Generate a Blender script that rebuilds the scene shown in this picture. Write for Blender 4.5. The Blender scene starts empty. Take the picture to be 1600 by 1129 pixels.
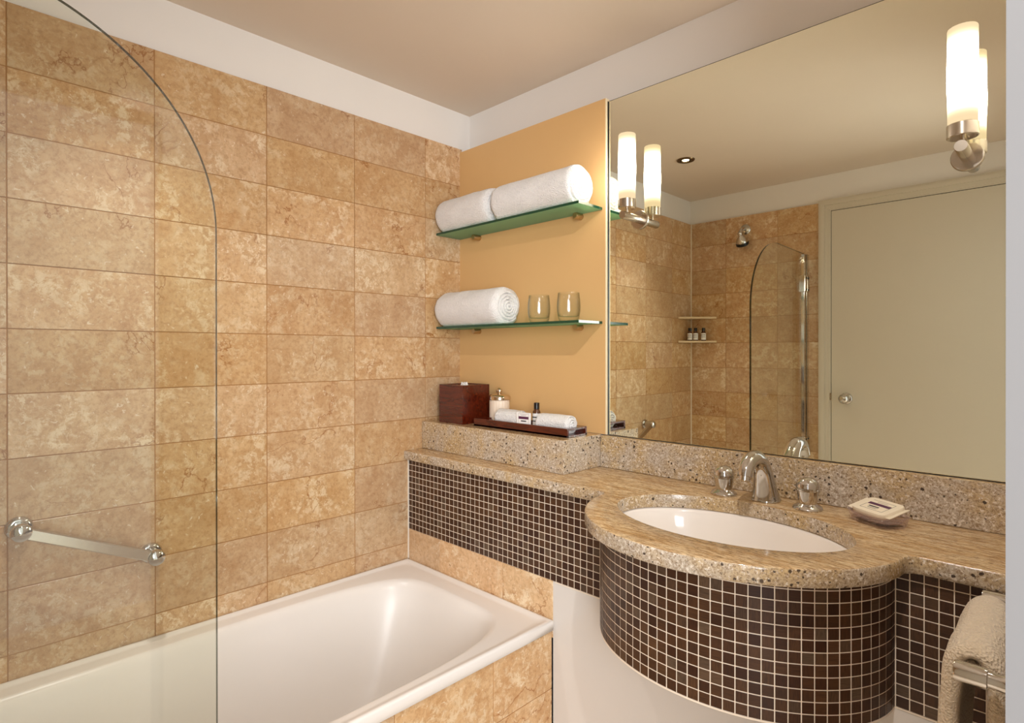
import bpy, bmesh, math, random
from mathutils import Vector, Matrix, noise
random.seed(7)
scene = bpy.context.scene
C = scene.collection
PI = math.pi

# ------------------------------------------------------------------ camera
F_PX, YAW, PITCH, ROLL = 899.09, 0.77786, -0.00198, -0.0007
CAM = Vector((1.77113, -1.51219, 1.27))
fw = Vector((-math.sin(YAW), math.cos(YAW), 0)); rt = Vector((math.cos(YAW), math.sin(YAW), 0)); up = Vector((0, 0, 1))
f2 = fw * math.cos(PITCH) + up * math.sin(PITCH); u2 = up * math.cos(PITCH) - fw * math.sin(PITCH)
r3 = rt * math.cos(ROLL) + u2 * math.sin(ROLL); u3 = u2 * math.cos(ROLL) - rt * math.sin(ROLL)
cam_d = bpy.data.cameras.new('camera'); cam = bpy.data.objects.new('camera', cam_d); C.objects.link(cam)
cam_d.sensor_fit = 'HORIZONTAL'; cam_d.sensor_width = 36.0; cam_d.lens = 36.0 * F_PX / 1600.0
cam_d.shift_x = 0.0; cam_d.shift_y = -(564.5 - 551.22) / 1600.0
cam_d.clip_start = 0.02; cam_d.clip_end = 50
cam.matrix_world = Matrix(((r3.x, u3.x, -f2.x, CAM.x), (r3.y, u3.y, -f2.y, CAM.y), (r3.z, u3.z, -f2.z, CAM.z), (0, 0, 0, 1)))
scene.camera = cam

# ------------------------------------------------------------------ world, lights, exposure
scene.view_settings.view_transform = 'Standard'
scene.view_settings.look = 'None'
scene.view_settings.gamma = 1.0
scene.view_settings.use_curve_mapping = False
scene.view_settings.exposure = 1.48
world = bpy.data.worlds.new('world'); scene.world = world; world.use_nodes = True
world.node_tree.nodes['Background'].inputs[0].default_value = (0.96, 0.97, 1.0, 1)
world.node_tree.nodes['Background'].inputs[1].default_value = 0.5
# the open doorway to the daylit adjoining room (portal for the world light)
ld = bpy.data.lights.new('doorway_portal', 'AREA'); ld.shape = 'RECTANGLE'; ld.size = 0.82; ld.size_y = 2.02
ld.cycles.is_portal = True
lo = bpy.data.objects.new('doorway_portal', ld); C.objects.link(lo)
lo.location = (1.85, -1.3975, 1.015); lo.rotation_euler = (PI / 2, 0, PI / 2)
# unseen area light added in the adjoining room to brighten the tub corner
wd = bpy.data.lights.new('adjoining_room_fill', 'AREA'); wd.shape = 'RECTANGLE'; wd.size = 1.1; wd.size_y = 1.4
wd.energy = 29.0; wd.color = (0.93, 0.97, 1.0)
wo = bpy.data.objects.new('adjoining_room_fill', wd); C.objects.link(wo)
wo.location = (3.0, -2.35, 1.45)
wo.rotation_euler = (Vector((0.7, -0.7, 1.35)) - wo.location).to_track_quat('-Z', 'Y').to_euler()
SCONCE_STRENGTH = 12.5
SPOT_ENERGY = 11.0
SPOT2_ENERGY = 16.0

# ------------------------------------------------------------------ helpers
def lin(r, g, b):
    f = lambda c: (c / 255 / 12.92) if c / 255 <= 0.04045 else ((c / 255 + 0.055) / 1.055) ** 2.4
    return (f(r), f(g), f(b), 1.0)

def setp(o, label=None, cat=None, group=None, kind=None):
    if label: o['label'] = label
    if cat: o['category'] = cat
    if group: o['group'] = group
    if kind: o['kind'] = kind
    return o

def link(name, me, parent=None, loc=(0, 0, 0)):
    o = bpy.data.objects.new(name, me); C.objects.link(o)
    o.location = loc
    if parent: o.parent = parent
    return o

def thing(name, label, cat, loc=(0, 0, 0), group=None, rotz=0.0):
    o = link(name, None, None, loc); o.rotation_euler = (0, 0, rotz); o.empty_display_size = 0.05
    return setp(o, label, cat, group)

class MB:
    def __init__(s): s.v = []; s.f = []; s.m = []
    def add(s, verts, faces, mi=0):
        k = len(s.v); s.v += [tuple(v) for v in verts]
        s.f += [tuple(i + k for i in f) for f in faces]; s.m += [mi] * len(faces)
        return s
    def box(s, x0, x1, y0, y1, z0, z1, mi=0):
        return s.add([(x0, y0, z0), (x1, y0, z0), (x1, y1, z0), (x0, y1, z0), (x0, y0, z1), (x1, y0, z1), (x1, y1, z1), (x0, y1, z1)],
                     [(3, 2, 1, 0), (4, 5, 6, 7), (0, 1, 5, 4), (1, 2, 6, 5), (2, 3, 7, 6), (3, 0, 4, 7)], mi)
    def lathe(s, prof, n=32, M=None, mi=0, cap=True):
        M = M or Matrix()
        vs = []; fs = []
        for r, z in prof:
            for i in range(n):
                a = 2 * PI * i / n; vs.append(M @ Vector((r * math.cos(a), r * math.sin(a), z)))
        for j in range(len(prof) - 1):
            for i in range(n):
                k = (i + 1) % n; fs.append((j * n + i, j * n + k, (j + 1) * n + k, (j + 1) * n + i))
        if cap:
            if prof[0][0] > 1e-6: fs.append(tuple(reversed(range(n))))
            if prof[-1][0] > 1e-6: fs.append(tuple((len(prof) - 1) * n + i for i in range(n)))
        return s.add(vs, fs, mi)
    def sweep(s, path, radii, n=20, mi=0, sq=1.0):
        path = [Vector(p) for p in path]; rings = []
        T0 = (path[1] - path[0]).normalized(); nrm = T0.orthogonal().normalized()
        for i, p in enumerate(path):
            a = path[max(i - 1, 0)]; b = path[min(i + 1, len(path) - 1)]; T = (b - a).normalized()
            nrm = (nrm - T * nrm.dot(T)).normalized(); bn = T.cross(nrm)
            r = radii[i] if hasattr(radii, '__len__') else radii
            rings.append([p + nrm * (r * math.cos(2 * PI * k / n)) + bn * (r * sq * math.sin(2 * PI * k / n)) for k in range(n)])
        return s.rings(rings, mi)
    def rings(s, rings, mi=0, cap0=True, cap1=True):
        n = len(rings[0]); vs = [v for r in rings for v in r]; fs = []
        for j in range(len(rings) - 1):
            for i in range(n):
                k = (i + 1) % n; fs.append((j * n + i, j * n + k, (j + 1) * n + k, (j + 1) * n + i))
        if cap0: fs.append(tuple(reversed(range(n))))
        if cap1: fs.append(tuple((len(rings) - 1) * n + i for i in range(n)))
        return s.add(vs, fs, mi)
    def mesh(s, name, mats, smooth=False, angle=40):
        me = bpy.data.meshes.new(name); me.from_pydata(s.v, [], s.f)
        for m in (mats if isinstance(mats, (list, tuple)) else [mats]): me.materials.append(m)
        me.polygons.foreach_set('material_index', s.m)
        bm = bmesh.new(); bm.from_mesh(me); bmesh.ops.recalc_face_normals(bm, faces=bm.faces)
        if smooth:
            for f in bm.faces: f.smooth = True
            for e in bm.edges:
                if len(e.link_faces) == 2 and e.calc_face_angle(0) > math.radians(angle): e.smooth = False
        bm.to_mesh(me); bm.free(); me.update()
        return me
    def build(s, name, mats, parent=None, loc=(0, 0, 0), smooth=False, angle=40, bevel=0.0, seg=2):
        me = s.mesh(name, mats, smooth, angle)
        if bevel: bevel_mesh(me, bevel, seg)
        return link(name, me, parent, loc)

def bevel_mesh(me, w, seg=1, smooth=False):
    bm = bmesh.new(); bm.from_mesh(me)
    es = [e for e in bm.edges if len(e.link_faces) == 2 and e.calc_face_angle(0) > math.radians(30)]
    bmesh.ops.bevel(bm, geom=es, offset=w, segments=seg, profile=0.5, affect='EDGES', clamp_overlap=True)
    bm.to_mesh(me); bm.free()

_boxes = {}
def box_mesh(name, sx, sy, sz, mat, bev=0.0, seg=1):
    key = (name, round(sx, 4), round(sy, 4), round(sz, 4), mat.name)
    if key not in _boxes:
        me = MB().box(-sx / 2, sx / 2, -sy / 2, sy / 2, -sz / 2, sz / 2).mesh(name, mat)
        if bev: bevel_mesh(me, bev, seg)
        _boxes[key] = me
    return _boxes[key]

def copy_tree(o, loc, rotz=None, label=None):
    c = o.copy(); C.objects.link(c); c.location = loc
    if rotz is not None: c.rotation_euler = (0, 0, rotz)
    if label: c['label'] = label
    for ch in list(o.children):
        d = ch.copy(); C.objects.link(d); d.parent = c
        for g in list(ch.children):
            e = g.copy(); C.objects.link(e); e.parent = d
    return c

# ------------------------------------------------------------------ materials
class NT:
    def __init__(s, name):
        s.mat = bpy.data.materials.new(name); s.mat.use_nodes = True; s.t = s.mat.node_tree; s.t.nodes.clear()
        s.out = s.t.nodes.new('ShaderNodeOutputMaterial')
    def n(s, typ, props=None, **ins):
        nd = s.t.nodes.new('ShaderNode' + typ)
        for k, v in (props or {}).items(): setattr(nd, k, v)
        for k, v in ins.items():
            key = int(k[1:]) if k[0] == 'i' and k[1:].isdigit() else k.replace('_', ' ')
            s.set(nd.inputs[key], v)
        return nd
    def set(s, sock, v):
        if isinstance(v, bpy.types.NodeSocket): s.t.links.new(v, sock)
        elif isinstance(v, bpy.types.Node): s.t.links.new(v.outputs[0], sock)
        else: sock.default_value = v
    def math(s, op, a, b=0.0, clamp=False):
        return s.n('Math', {'operation': op, 'use_clamp': clamp}, i0=a, i1=b).outputs[0]
    def mix(s, f, a, b, typ='MIX'):
        nd = s.t.nodes.new('ShaderNodeMix'); nd.data_type = 'RGBA'; nd.blend_type = typ
        s.set(nd.inputs[0], f); s.set(nd.inputs[6], a); s.set(nd.inputs[7], b); return nd.outputs[2]
    def rng(s, v, a, b, c=0.0, d=1.0):
        return s.n('MapRange', {'interpolation_type': 'SMOOTHSTEP'}, i0=v, i1=a, i2=b, i3=c, i4=d).outputs[0]
    def noise(s, vec, scale, detail=4, rough=0.55, dist=0.0):
        nd = s.n('TexNoise', None, Vector=vec, Scale=scale, Detail=detail, Roughness=rough, Distortion=dist); return nd.outputs[0]
    def objvec(s, spread=(13.1, 29.7, 17.3)):
        tc = s.n('TexCoord').outputs['Object']; r = s.n('ObjectInfo').outputs['Random']
        v = s.n('VectorMath', {'operation': 'SCALE'}, i0=spread); s.set(v.inputs['Scale'], r)
        return s.n('VectorMath', {'operation': 'ADD'}, i0=tc, i1=v.outputs[0]).outputs[0], r
    def bsdf(s, col, rough=0.5, metal=0.0, spec=0.5, bump=None, bstr=0.2, bdist=0.002, **kw):
        b = s.n('BsdfPrincipled'); s.set(b.inputs['Base Color'], col); s.set(b.inputs['Roughness'], rough)
        b.inputs['Metallic'].default_value = metal; b.inputs['Specular IOR Level'].default_value = spec
        if bump is not None:
            bn = s.n('Bump', None, Strength=bstr, Distance=bdist, Height=bump); s.set(b.inputs['Normal'], bn)
        for k, v in kw.items(): s.set(b.inputs[k.replace('_', ' ')], v)
        s.t.links.new(b.outputs[0], s.out.inputs[0]); return b

def plain(name, col, rough=0.5, metal=0.0, spec=0.5, var=0.0, bump=0.0, bscale=60, **kw):
    m = NT(name); tc = m.n('TexCoord').outputs['Object']; c = col
    if var:
        nz = m.noise(tc, 3.0, 4); c = m.mix(m.rng(nz, 0.3, 0.7), [x * (1 - var) for x in col[:3]] + [1], [min(1, x * (1 + var)) for x in col[:3]] + [1])
    bn = m.noise(tc, bscale, 5) if bump else None
    m.bsdf(c, rough, metal, spec, bump=bn, bstr=bump, **kw); return m.mat

def travertine(name, tint=(1, 1, 1)):
    m = NT(name); v, r = m.objvec()
    tone = m.n('TexWhiteNoise', {'noise_dimensions': '1D'}, W=r); tr = tone.outputs['Value']
    sep = m.n('SeparateColor', None, Color=tone.outputs['Color'])
    cloud = m.noise(v, 11.0, 8, 0.7, 0.4)
    fine = m.noise(v, 85.0, 7, 0.75, 0.3)
    blot = m.noise(v, 34.0, 10, 0.8, 0.35); clump = m.noise(v, 9.0, 4, 0.55, 0.3)
    t = lambda r_, g_, b_: [c * k for c, k in zip(lin(r_, g_, b_)[:3], tint)] + [1]
    c = m.mix(m.rng(cloud, 0.3, 0.7), t(192, 152, 110), t(212, 178, 138))
    c = m.mix(m.rng(fine, 0.44, 0.66, 0.0, 0.6), c, t(168, 126, 84))
    amt = m.rng(sep.outputs[0], 0.0, 1.0, 0.35, 0.85)
    c = m.mix(m.math('MULTIPLY', m.math('MULTIPLY', m.rng(blot, 0.48, 0.57), m.rng(clump, 0.38, 0.60, 0.15, 1.0)), amt), c, t(228, 208, 176))
    flick = m.noise(v, 75.0, 5, 0.65, 0.7)
    c = m.mix(m.math('MULTIPLY', m.rng(flick, 0.62, 0.68), 0.7), c, t(234, 218, 192))
    # rusty hairline veins in a few places
    vn = m.noise(v, 4.2, 6, 0.55, 0.35)
    ridge = m.rng(m.math('ABSOLUTE', m.math('SUBTRACT', vn, 0.5)), 0.0, 0.0075, 1.0, 0.0)
    vm = m.rng(m.noise(v, 4.0, 2), 0.50, 0.60)
    c = m.mix(m.math('MULTIPLY', m.math('MULTIPLY', ridge, vm), 0.8), c, t(150, 96, 50))
    # a few ochre pits
    pit = m.noise(v, 48.0, 3, 0.5, 0.8)
    c = m.mix(m.math('MULTIPLY', m.rng(pit, 0.70, 0.76), m.math('MULTIPLY', vm, 0.75)), c, t(148, 98, 44))
    hs = m.n('HueSaturation', None, Color=c); m.set(hs.inputs['Hue'], m.rng(sep.outputs[1], 0, 1, 0.498, 0.502))
    m.set(hs.inputs['Saturation'], m.rng(sep.outputs[2], 0, 1, 0.95, 1.08)); m.set(hs.inputs['Value'], m.rng(tr, 0, 1, 0.91, 1.03))
    m.bsdf(hs.outputs[0], 0.3, 0, 0.4, bump=m.math('ADD', m.math('MULTIPLY', fine, 0.3), m.math('MULTIPLY', pit, -0.2)), bstr=0.06, bdist=0.001)
    return m.mat

def granite(name):
    m = NT(name); tc = m.n('TexCoord').outputs['Object']
    nz = m.n('SeparateXYZ', None, Vector=m.n('NewGeometry').outputs['Normal']).outputs[2]
    top = m.rng(m.math('ABSOLUTE', nz), 0.55, 0.85)
    # sawn edge: crystals, grey-pink patches, dark garnets
    cl = m.noise(tc, 9.0, 4, 0.6, 0.5); cr = m.noise(tc, 260.0, 4, 0.7); cr2 = m.noise(tc, 150.0, 5, 0.7)
    e = m.mix(m.rng(cl, 0.35, 0.66), lin(198, 170, 126), lin(192, 178, 160))
    e = m.mix(m.rng(cr, 0.44, 0.64, 0, 0.8), e, lin(132, 104, 74))
    e = m.mix(m.rng(cr2, 0.54, 0.62, 0, 0.7), e, lin(238, 228, 214))
    e = m.mix(m.rng(m.noise(tc, 180.0, 3, 0.6), 0.63, 0.69, 0, 0.8), e, lin(86, 66, 52))
    vo = m.n('TexVoronoi', None, Vector=tc, Scale=105.0, Randomness=1.0)
    sel = m.math('MULTIPLY', m.rng(m.n('SeparateColor', None, Color=vo.outputs['Color']).outputs[0], 0.45, 0.9), m.rng(m.noise(tc, 14.0, 3), 0.4, 0.62, 0.45, 1.0))
    dist = m.math('ADD', vo.outputs['Distance'], m.math('MULTIPLY', m.math('SUBTRACT', cr2, 0.5), 0.9))
    sp = m.rng(m.math('SUBTRACT', m.math('MULTIPLY', sel, 0.42), dist), 0.0, 0.08)
    e = m.mix(m.math('MULTIPLY', sp, 0.9), e, lin(50, 36, 32))
    # polished top: grain drawn out along the slab
    mp = m.n('Mapping', None, Vector=tc); mp.inputs['Scale'].default_value = (1.0, 6.5, 1.0)
    s1 = m.noise(mp, 12.0, 8, 0.72, 0.5); s2 = m.noise(mp, 75.0, 6, 0.72, 0.2)
    p = m.mix(m.rng(s1, 0.38, 0.62), lin(186, 148, 100), lin(222, 196, 156))
    p = m.mix(m.rng(s2, 0.45, 0.60, 0, 0.8), p, lin(128, 94, 60))
    p = m.mix(m.rng(m.noise(mp, 58.0, 5, 0.7), 0.57, 0.66, 0, 0.9), p, lin(84, 60, 44))
    c = m.mix(top, e, p)
    m.bsdf(c, 0.16, 0, 0.5); return m.mat

def mosaic_mat(name):
    m = NT(name); v, r = m.objvec(); at = m.n('Attribute', {'attribute_name': 'rnd'}).outputs['Fac']
    rr = m.math('FRACT', m.math('ADD', r, at))
    wn = m.n('TexWhiteNoise', {'noise_dimensions': '1D'}, W=rr); sep = m.n('SeparateColor', None, Color=wn.outputs['Color'])
    mv = m.n('Mapping', None, Vector=v); mv.inputs['Scale'].default_value = (40, 40, 700)
    mh = m.n('Mapping', None, Vector=v); mh.inputs['Scale'].default_value = (500, 500, 60)
    g = m.mix(m.rng(sep.outputs[0], 0.49, 0.51), m.noise(mv, 1.0, 4, 0.6), m.noise(mh, 1.0, 4, 0.6))
    base = m.mix(sep.outputs[1], lin(56, 29, 16), lin(84, 55, 34))
    base = m.mix(m.rng(sep.outputs[2], 0.78, 1.0, 0, 0.6), base, lin(106, 88, 70))
    c = m.mix(m.rng(g, 0.42, 0.66, 0, 0.45), base, lin(30, 16, 10))
    m.bsdf(c, 0.36, 0, 0.32, bump=g, bstr=0.08, bdist=0.0006); return m.mat

def terry(name, col):
    m = NT(name); tc = m.n('TexCoord').outputs['Object']
    b = m.n('TexVoronoi', None, Vector=tc, Scale=300.0).outputs['Distance']; nz = m.noise(tc, 160, 4, 0.7)
    h = m.math('ADD', b, m.math('MULTIPLY', nz, 1.2))
    c = m.mix(m.rng(nz, 0.3, 0.7), [x * 0.93 for x in col[:3]] + [1], col)
    m.bsdf(c, 0.95, 0, 0.1, bump=h, bstr=0.8, bdist=0.004, Sheen_Weight=0.3); return m.mat

def glass_thin(name, tint, refl=1.0, rough=0.0, blend=0.0, dif=(0.5, 0.5, 0.5, 1), rim=None):
    m = NT(name); tr = m.n('BsdfTransparent', None, Color=tint); gl = m.n('BsdfGlossy', None, Roughness=rough, Color=(1, 1, 1, 1))
    ge = m.n('NewGeometry'); dt = m.n('VectorMath', {'operation': 'DOT_PRODUCT'}, i0=ge.outputs['Normal'], i1=ge.outputs['Incoming'])
    cs = m.math('SUBTRACT', 1.0, m.math('ABSOLUTE', dt.outputs['Value']), True)
    fac = m.math('MULTIPLY', m.math('ADD', m.math('MULTIPLY', m.math('POWER', cs, 5.0), 0.96), 0.04), refl, True)
    if rim: m.set(tr.inputs[0], m.mix(m.math('POWER', cs, 3.0), tint, rim))
    mx = m.n('MixShader', None, i0=fac, i1=tr.outputs[0], i2=gl.outputs[0]); o = mx
    if blend:
        df = m.n('BsdfDiffuse', None, Color=dif); o = m.n('MixShader', None, i0=blend, i1=mx.outputs[0], i2=df.outputs[0])
    m.t.links.new(o.outputs[0], m.out.inputs[0]); return m.mat

def wood(name, a, b, rough=0.22, sc=(6, 60, 60)):
    m = NT(name); v, r = m.objvec(); mp = m.n('Mapping', None, Vector=v); mp.inputs['Scale'].default_value = sc
    g = m.noise(mp, 1.0, 6, 0.65, 1.2); c = m.mix(m.rng(g, 0.3, 0.7), a, b)
    m.bsdf(c, rough, 0, 0.5, Coat_Weight=0.3, Coat_Roughness=0.12); return m.mat

M = {}
M['trav'] = travertine('travertine')
M['trav_strip'] = travertine('travertine_strip', (1.12, 1.13, 1.15))
M['grout'] = plain('tile_grout', lin(168, 122, 74), 0.9, var=0.1)
M['mgrout'] = plain('mosaic_grout', lin(238, 222, 202), 0.85, var=0.03)
M['granite'] = granite('granite')
M['mosaic'] = mosaic_mat('brown_mosaic')
M['paint'] = plain('white_wall_paint', lin(236, 231, 226), 0.7, var=0.008, spec=0.2)
M['ceil'] = plain('ceiling_paint', lin(220, 206, 190), 0.8, var=0.01, spec=0.2)
M['beige'] = plain('ochre_wall_paint', lin(220, 178, 122), 0.5, var=0.012, spec=0.3)
M['cream'] = plain('cream_edge', lin(240, 222, 186), 0.5)
M['door'] = plain('door_paint', lin(206, 196, 178), 0.45, var=0.008)
M['panel'] = plain('panel_gloss_white', lin(216, 210, 204), 0.25, var=0.01)
M['enamel'] = plain('white_enamel', lin(228, 221, 214), 0.3, var=0.008, spec=0.45)
M['porcelain'] = plain('white_porcelain', lin(242, 234, 226), 0.08, spec=0.6)
M['bead'] = plain('white_sealant', lin(232, 222, 206), 0.5)
M['chrome'] = plain('chrome', lin(206, 203, 199), 0.06, metal=1.0)
M['nickel'] = plain('brushed_nickel', lin(200, 190, 176), 0.2, metal=1.0)
M['bronze'] = plain('bronze_stud', lin(196, 172, 138), 0.3, metal=1.0)
M['bezel'] = plain('dark_bronze', lin(110, 88, 62), 0.3, metal=1.0)
M['mirror'] = plain('mirror_silver', (0.89, 0.90, 0.78, 1), 0.0, metal=1.0)
M['dark'] = plain('dark_edge', lin(22, 20, 16), 0.4)
M['black'] = plain('black_plastic', lin(16, 14, 14), 0.3)
M['screen'] = glass_thin('clear_screen_glass', (0.955, 0.965, 0.93, 1), 0.62)
M['screen_edge'] = glass_thin('screen_edge_glass', (0.10, 0.12, 0.10, 1), 1.0)
M['tumbler'] = glass_thin('tumbler_glass', (0.985, 0.99, 0.975, 1), 0.9, rim=(0.30, 0.34, 0.24, 1))
M['dish'] = glass_thin('soap_dish_glass', (0.965, 0.935, 0.96, 1), 1.3, 0.02, 0.06, (0.80, 0.72, 0.80, 1), rim=(0.70, 0.60, 0.70, 1))
def frosted():
    m = NT('frosted_green_glass'); df = m.n('BsdfDiffuse', None, Color=lin(186, 226, 190)); tl = m.n('BsdfTranslucent', None, Color=lin(176, 224, 186)); tr = m.n('BsdfTransparent', None, Color=(0.62, 0.85, 0.70, 1))
    a = m.n('MixShader', None, i0=0.4, i1=df.outputs[0], i2=tl.outputs[0]); b = m.n('MixShader', None, i0=0.28, i1=a.outputs[0], i2=tr.outputs[0])
    gl = m.n('BsdfGlossy', None, Roughness=0.15); c = m.n('MixShader', None, i0=0.05, i1=b.outputs[0], i2=gl.outputs[0]); m.t.links.new(c.outputs[0], m.out.inputs[0]); return m.mat
M['frost'] = frosted()
M['frost_edge'] = plain('green_glass_edge', lin(10, 66, 46), 0.1, spec=0.6)
M['terry'] = terry('white_terry', lin(250, 247, 245))
M['terry2'] = terry('cream_terry', lin(222, 202, 174))
M['wood'] = wood('mahogany', lin(62, 16, 6), lin(94, 30, 11))
M['tissue'] = plain('tissue', lin(240, 236, 230), 0.9)
M['jar'] = plain('pale_reeded_jar', lin(232, 214, 194), 0.4, var=0.03)
M['silver'] = plain('silver_lid', lin(222, 206, 186), 0.16, metal=1.0)
M['amber'] = plain('amber_bottle', lin(84, 44, 16), 0.1, spec=0.6)
M['label'] = plain('white_paper', lin(240, 236, 232), 0.7)
M['sachet'] = plain('ivory_paper', lin(232, 218, 194), 0.5, var=0.03)
M['purple'] = plain('plum_print', lin(84, 34, 68), 0.6)
M['ink'] = plain('black_print', lin(24, 20, 22), 0.6)
M['grey_ink'] = plain('grey_print', lin(150, 140, 128), 0.7)
M['stone_shelf'] = plain('stone_shelf', lin(224, 198, 158), 0.35, var=0.05)
M['floor'] = plain('floor_stone', lin(226, 208, 184), 0.4, var=0.04)
def lamp_mat():
    m = NT('opal_lamp_glass'); tc = m.n('TexCoord').outputs['Object']
    z = m.n('SeparateXYZ', None, Vector=tc).outputs[2]
    # no bulb inside: its glow is graded into the tube's own emission
    g = m.rng(m.math('ABSOLUTE', m.math('SUBTRACT', z, 0.098)), 0.0, 0.092, 1.0, 0.0)
    gp = m.math('POWER', g, 1.6)
    st = m.math('ADD', m.math('MULTIPLY', gp, SCONCE_STRENGTH), 0.36)
    c = m.mix(g, (1.0, 0.76, 0.45, 1), (1.0, 0.96, 0.90, 1))
    e = m.n('Emission', None, Color=c, Strength=st); m.t.links.new(e.outputs[0], m.out.inputs[0]); return m.mat
M['lamp'] = lamp_mat()
def glow(name, col, st):
    m = NT(name); e = m.n('Emission', None, Color=col, Strength=st); m.t.links.new(e.outputs[0], m.out.inputs[0]); return m.mat
M['halogen'] = glow('halogen_lamp', (1.0, 0.85, 0.62, 1), 6.0)

# ------------------------------------------------------------------ room dimensions
L = 1.924                      # shower wall (opposite the mirror) at y = -L
XR = 1.735                     # right wall
ZC = 2.234                     # ceiling
ZT = 2.0843                    # top of the tiling
HR, WP = 0.15193, 0.300        # tile pitch
Y0 = -0.1834                   # first vertical joint from the corner
YV = -0.262                    # face of the mosaic apron
ZTUB = 0.508
TT = 0.010                     # tile thickness

def struct(name, mb, mat, **k):
    return setp(mb.build(name, mat, **k), kind='structure')

struct('floor', MB().box(-0.15, 3.0, -L - 0.15, 0.15, -0.08, 0.0), M['floor'])
struct('ceiling', MB().box(-0.15, XR + 0.10, -L - 0.15, 0.15, ZC, ZC + 0.08), M['ceil'])
wl = struct('wall_left', MB().box(-0.12, -0.012, -L - 0.12, 0.12, 0, ZC).box(-0.012, -0.0014, -L, 0.0, 0, ZT - 0.001, 1), [M['paint'], M['grout']])
wb = struct('wall_back', MB().box(-0.012, XR + 0.1, 0.05, 0.12, 0, ZC).box(-0.004, XR, 0.006, 0.05, 0, 2.055, 0), M['paint'])
ws = struct('wall_shower', MB().box(-0.012, XR + 0.1, -L - 0.10, -L - 0.012, 0, ZC).box(-0.004, 0.755, -L - 0.012, -L - 0.0004, 0, ZT - 0.001, 1), [M['paint'], M['grout']])
YJ0, YJ1, ZD = -0.975, -1.82, 2.04
struct('wall_right', MB().box(XR, XR + 0.10, YJ0, 0.05, 0, ZC).box(XR, XR + 0.10, -L - 0.012, YJ1, 0, ZC).box(XR, XR + 0.10, YJ1, YJ0, ZD, ZC), M['paint'])

# wall tiles: each a piece with eased arrises
def tile(parent, sx, sy, sz, loc, mat, name='wall_tile', bev=0.0007):
    o = link(name, box_mesh(name, sx, sy, sz, mat, bev), parent, loc); return o
J = 0.0024
rows = []
z = ZT
while z > ZTUB - 0.02:
    rows.append((max(z - HR, ZTUB - 0.03), z)); z -= HR
cols = [(Y0, 0.0)]
y = Y0
while y > -L:
    cols.append((max(y - WP, -L), y)); y -= WP
for (y1, y2) in cols:
    for (z1, z2) in rows:
        tile(wl, TT, y2 - y1 - J, z2 - z1 - J, (-TT / 2 + random.uniform(-.0003, .0003), (y1 + y2) / 2, (z1 + z2) / 2), M['trav'])
for (x1, x2) in [(0.0, 0.229), (0.229, 0.535), (0.535, 0.753)]:
    for (z1, z2) in rows:
        tile(ws, x2 - x1 - J, TT, z2 - z1 - J, ((x1 + x2) / 2, -L - TT / 2 + 0.001 + random.uniform(-.0003, .0003), (z1 + z2) / 2), M['trav'])
struct('trim_1', MB().box(0.0, 0.005, -L - 0.001, -L + 0.005, ZTUB, ZT), M['bead'])
struct('trim_2', MB().box(-0.001, 0.004, YV - 0.004, YV + 0.002, ZTUB, 0.874), M['bead'])

# ochre panel and cream edge beside the mirror
pn = thing('wall_panel', 'ochre painted wall panel behind the glass shelves, left of the mirror', 'panel', (0.0, -0.002, 1.0095))
MB().box(-0.001, 0.7065, -0.010, 0.008, 0, 1.0595).build('panel_face', M['beige'], pn)
MB().box(0.7065, 0.7095, -0.0095, 0.008, 0, 1.0590).build('edge_strip', M['cream'], pn)
mr = thing('wall_mirror', 'large frameless wall mirror above the granite vanity', 'mirror', (0.7125, 0.0, 1.0085))
MB().box(0, XR - 0.7125 - 0.002, -0.0005, 0.005, 0, 1.0515).build('mirror_glass', M['mirror'], mr)
MB().box(-0.0022, -0.0002, -0.004, 0.005, 0, 1.0515).box(0, XR - 0.7145, 0.0, 0.005, 1.0516, 1.0532).box(0, XR - 0.7145, -0.0012, 0.005, -0.0016, -0.0001).build('dark_edge', M['dark'], mr)

# ------------------------------------------------------------------ door on the shower wall and casings
def casing(name, x0, x1, z1, yb):
    mb = MB()
    prof = [(0, 0.024), (0.010, 0.024), (0.022, 0.032), (0.030, 0.024), (0.036, 0.016), (0.046, 0.020), (0.052, 0.012), (0.058, 0.010)]
    for a, b in zip(prof[:-1], prof[1:]):
        h = (a[1] + b[1]) / 2
        mb.box(x0 + a[0], x0 + b[0], yb, yb + h, 0, z1 - a[0])
        mb.box(x1 - b[0], x1 - a[0], yb, yb + h, 0, z1 - a[0])
        mb.box(x0 + b[0], x1 - b[0], yb, yb + h, z1 - b[0], z1 - a[0])
    return struct(name, mb, M['door'])
casing('trim_3', 0.7545, 1.66, 2.093, -L - 0.012)
dr = struct('door_1', MB().box(0.8150, 1.600, -L - 0.013, -L - 0.006, 0.006, 2.0320), M['door'])
struct('door_gap_shade', MB().box(0.8120, 0.8150, -L - 0.0119, -L - 0.0095, 0, 2.036).box(0.8120, 1.603, -L - 0.0119, -L - 0.0095, 2.0320, 2.0355), M['dark'])  # dark strip standing in for the shade in the gap round the door
Ry = Matrix.Rotation(-PI / 2, 4, 'X')   # +z -> +y
kn = MB().lathe([(0.0, 0.066), (0.012, 0.065), (0.022, 0.058), (0.0265, 0.048), (0.024, 0.038), (0.014, 0.030), (0.011, 0.022), (0.012, 0.010)], 32, Matrix.Translation((0.886, -L - 0.006, 1.02)) @ Ry).build('door_knob', M['chrome'], dr, smooth=True)
MB().lathe([(0.0, 0.012), (0.024, 0.0115), (0.029, 0.008), (0.031, 0.0)], 32, Matrix.Translation((0.886, -L - 0.006, 1.02)) @ Ry).build('rosette', M['chrome'], dr, smooth=True)
MB().box(0.8085, 0.8155, -L - 0.006, -L + 0.0005, 1.008, 1.045).build('latch_plate', M['nickel'], dr)
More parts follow.
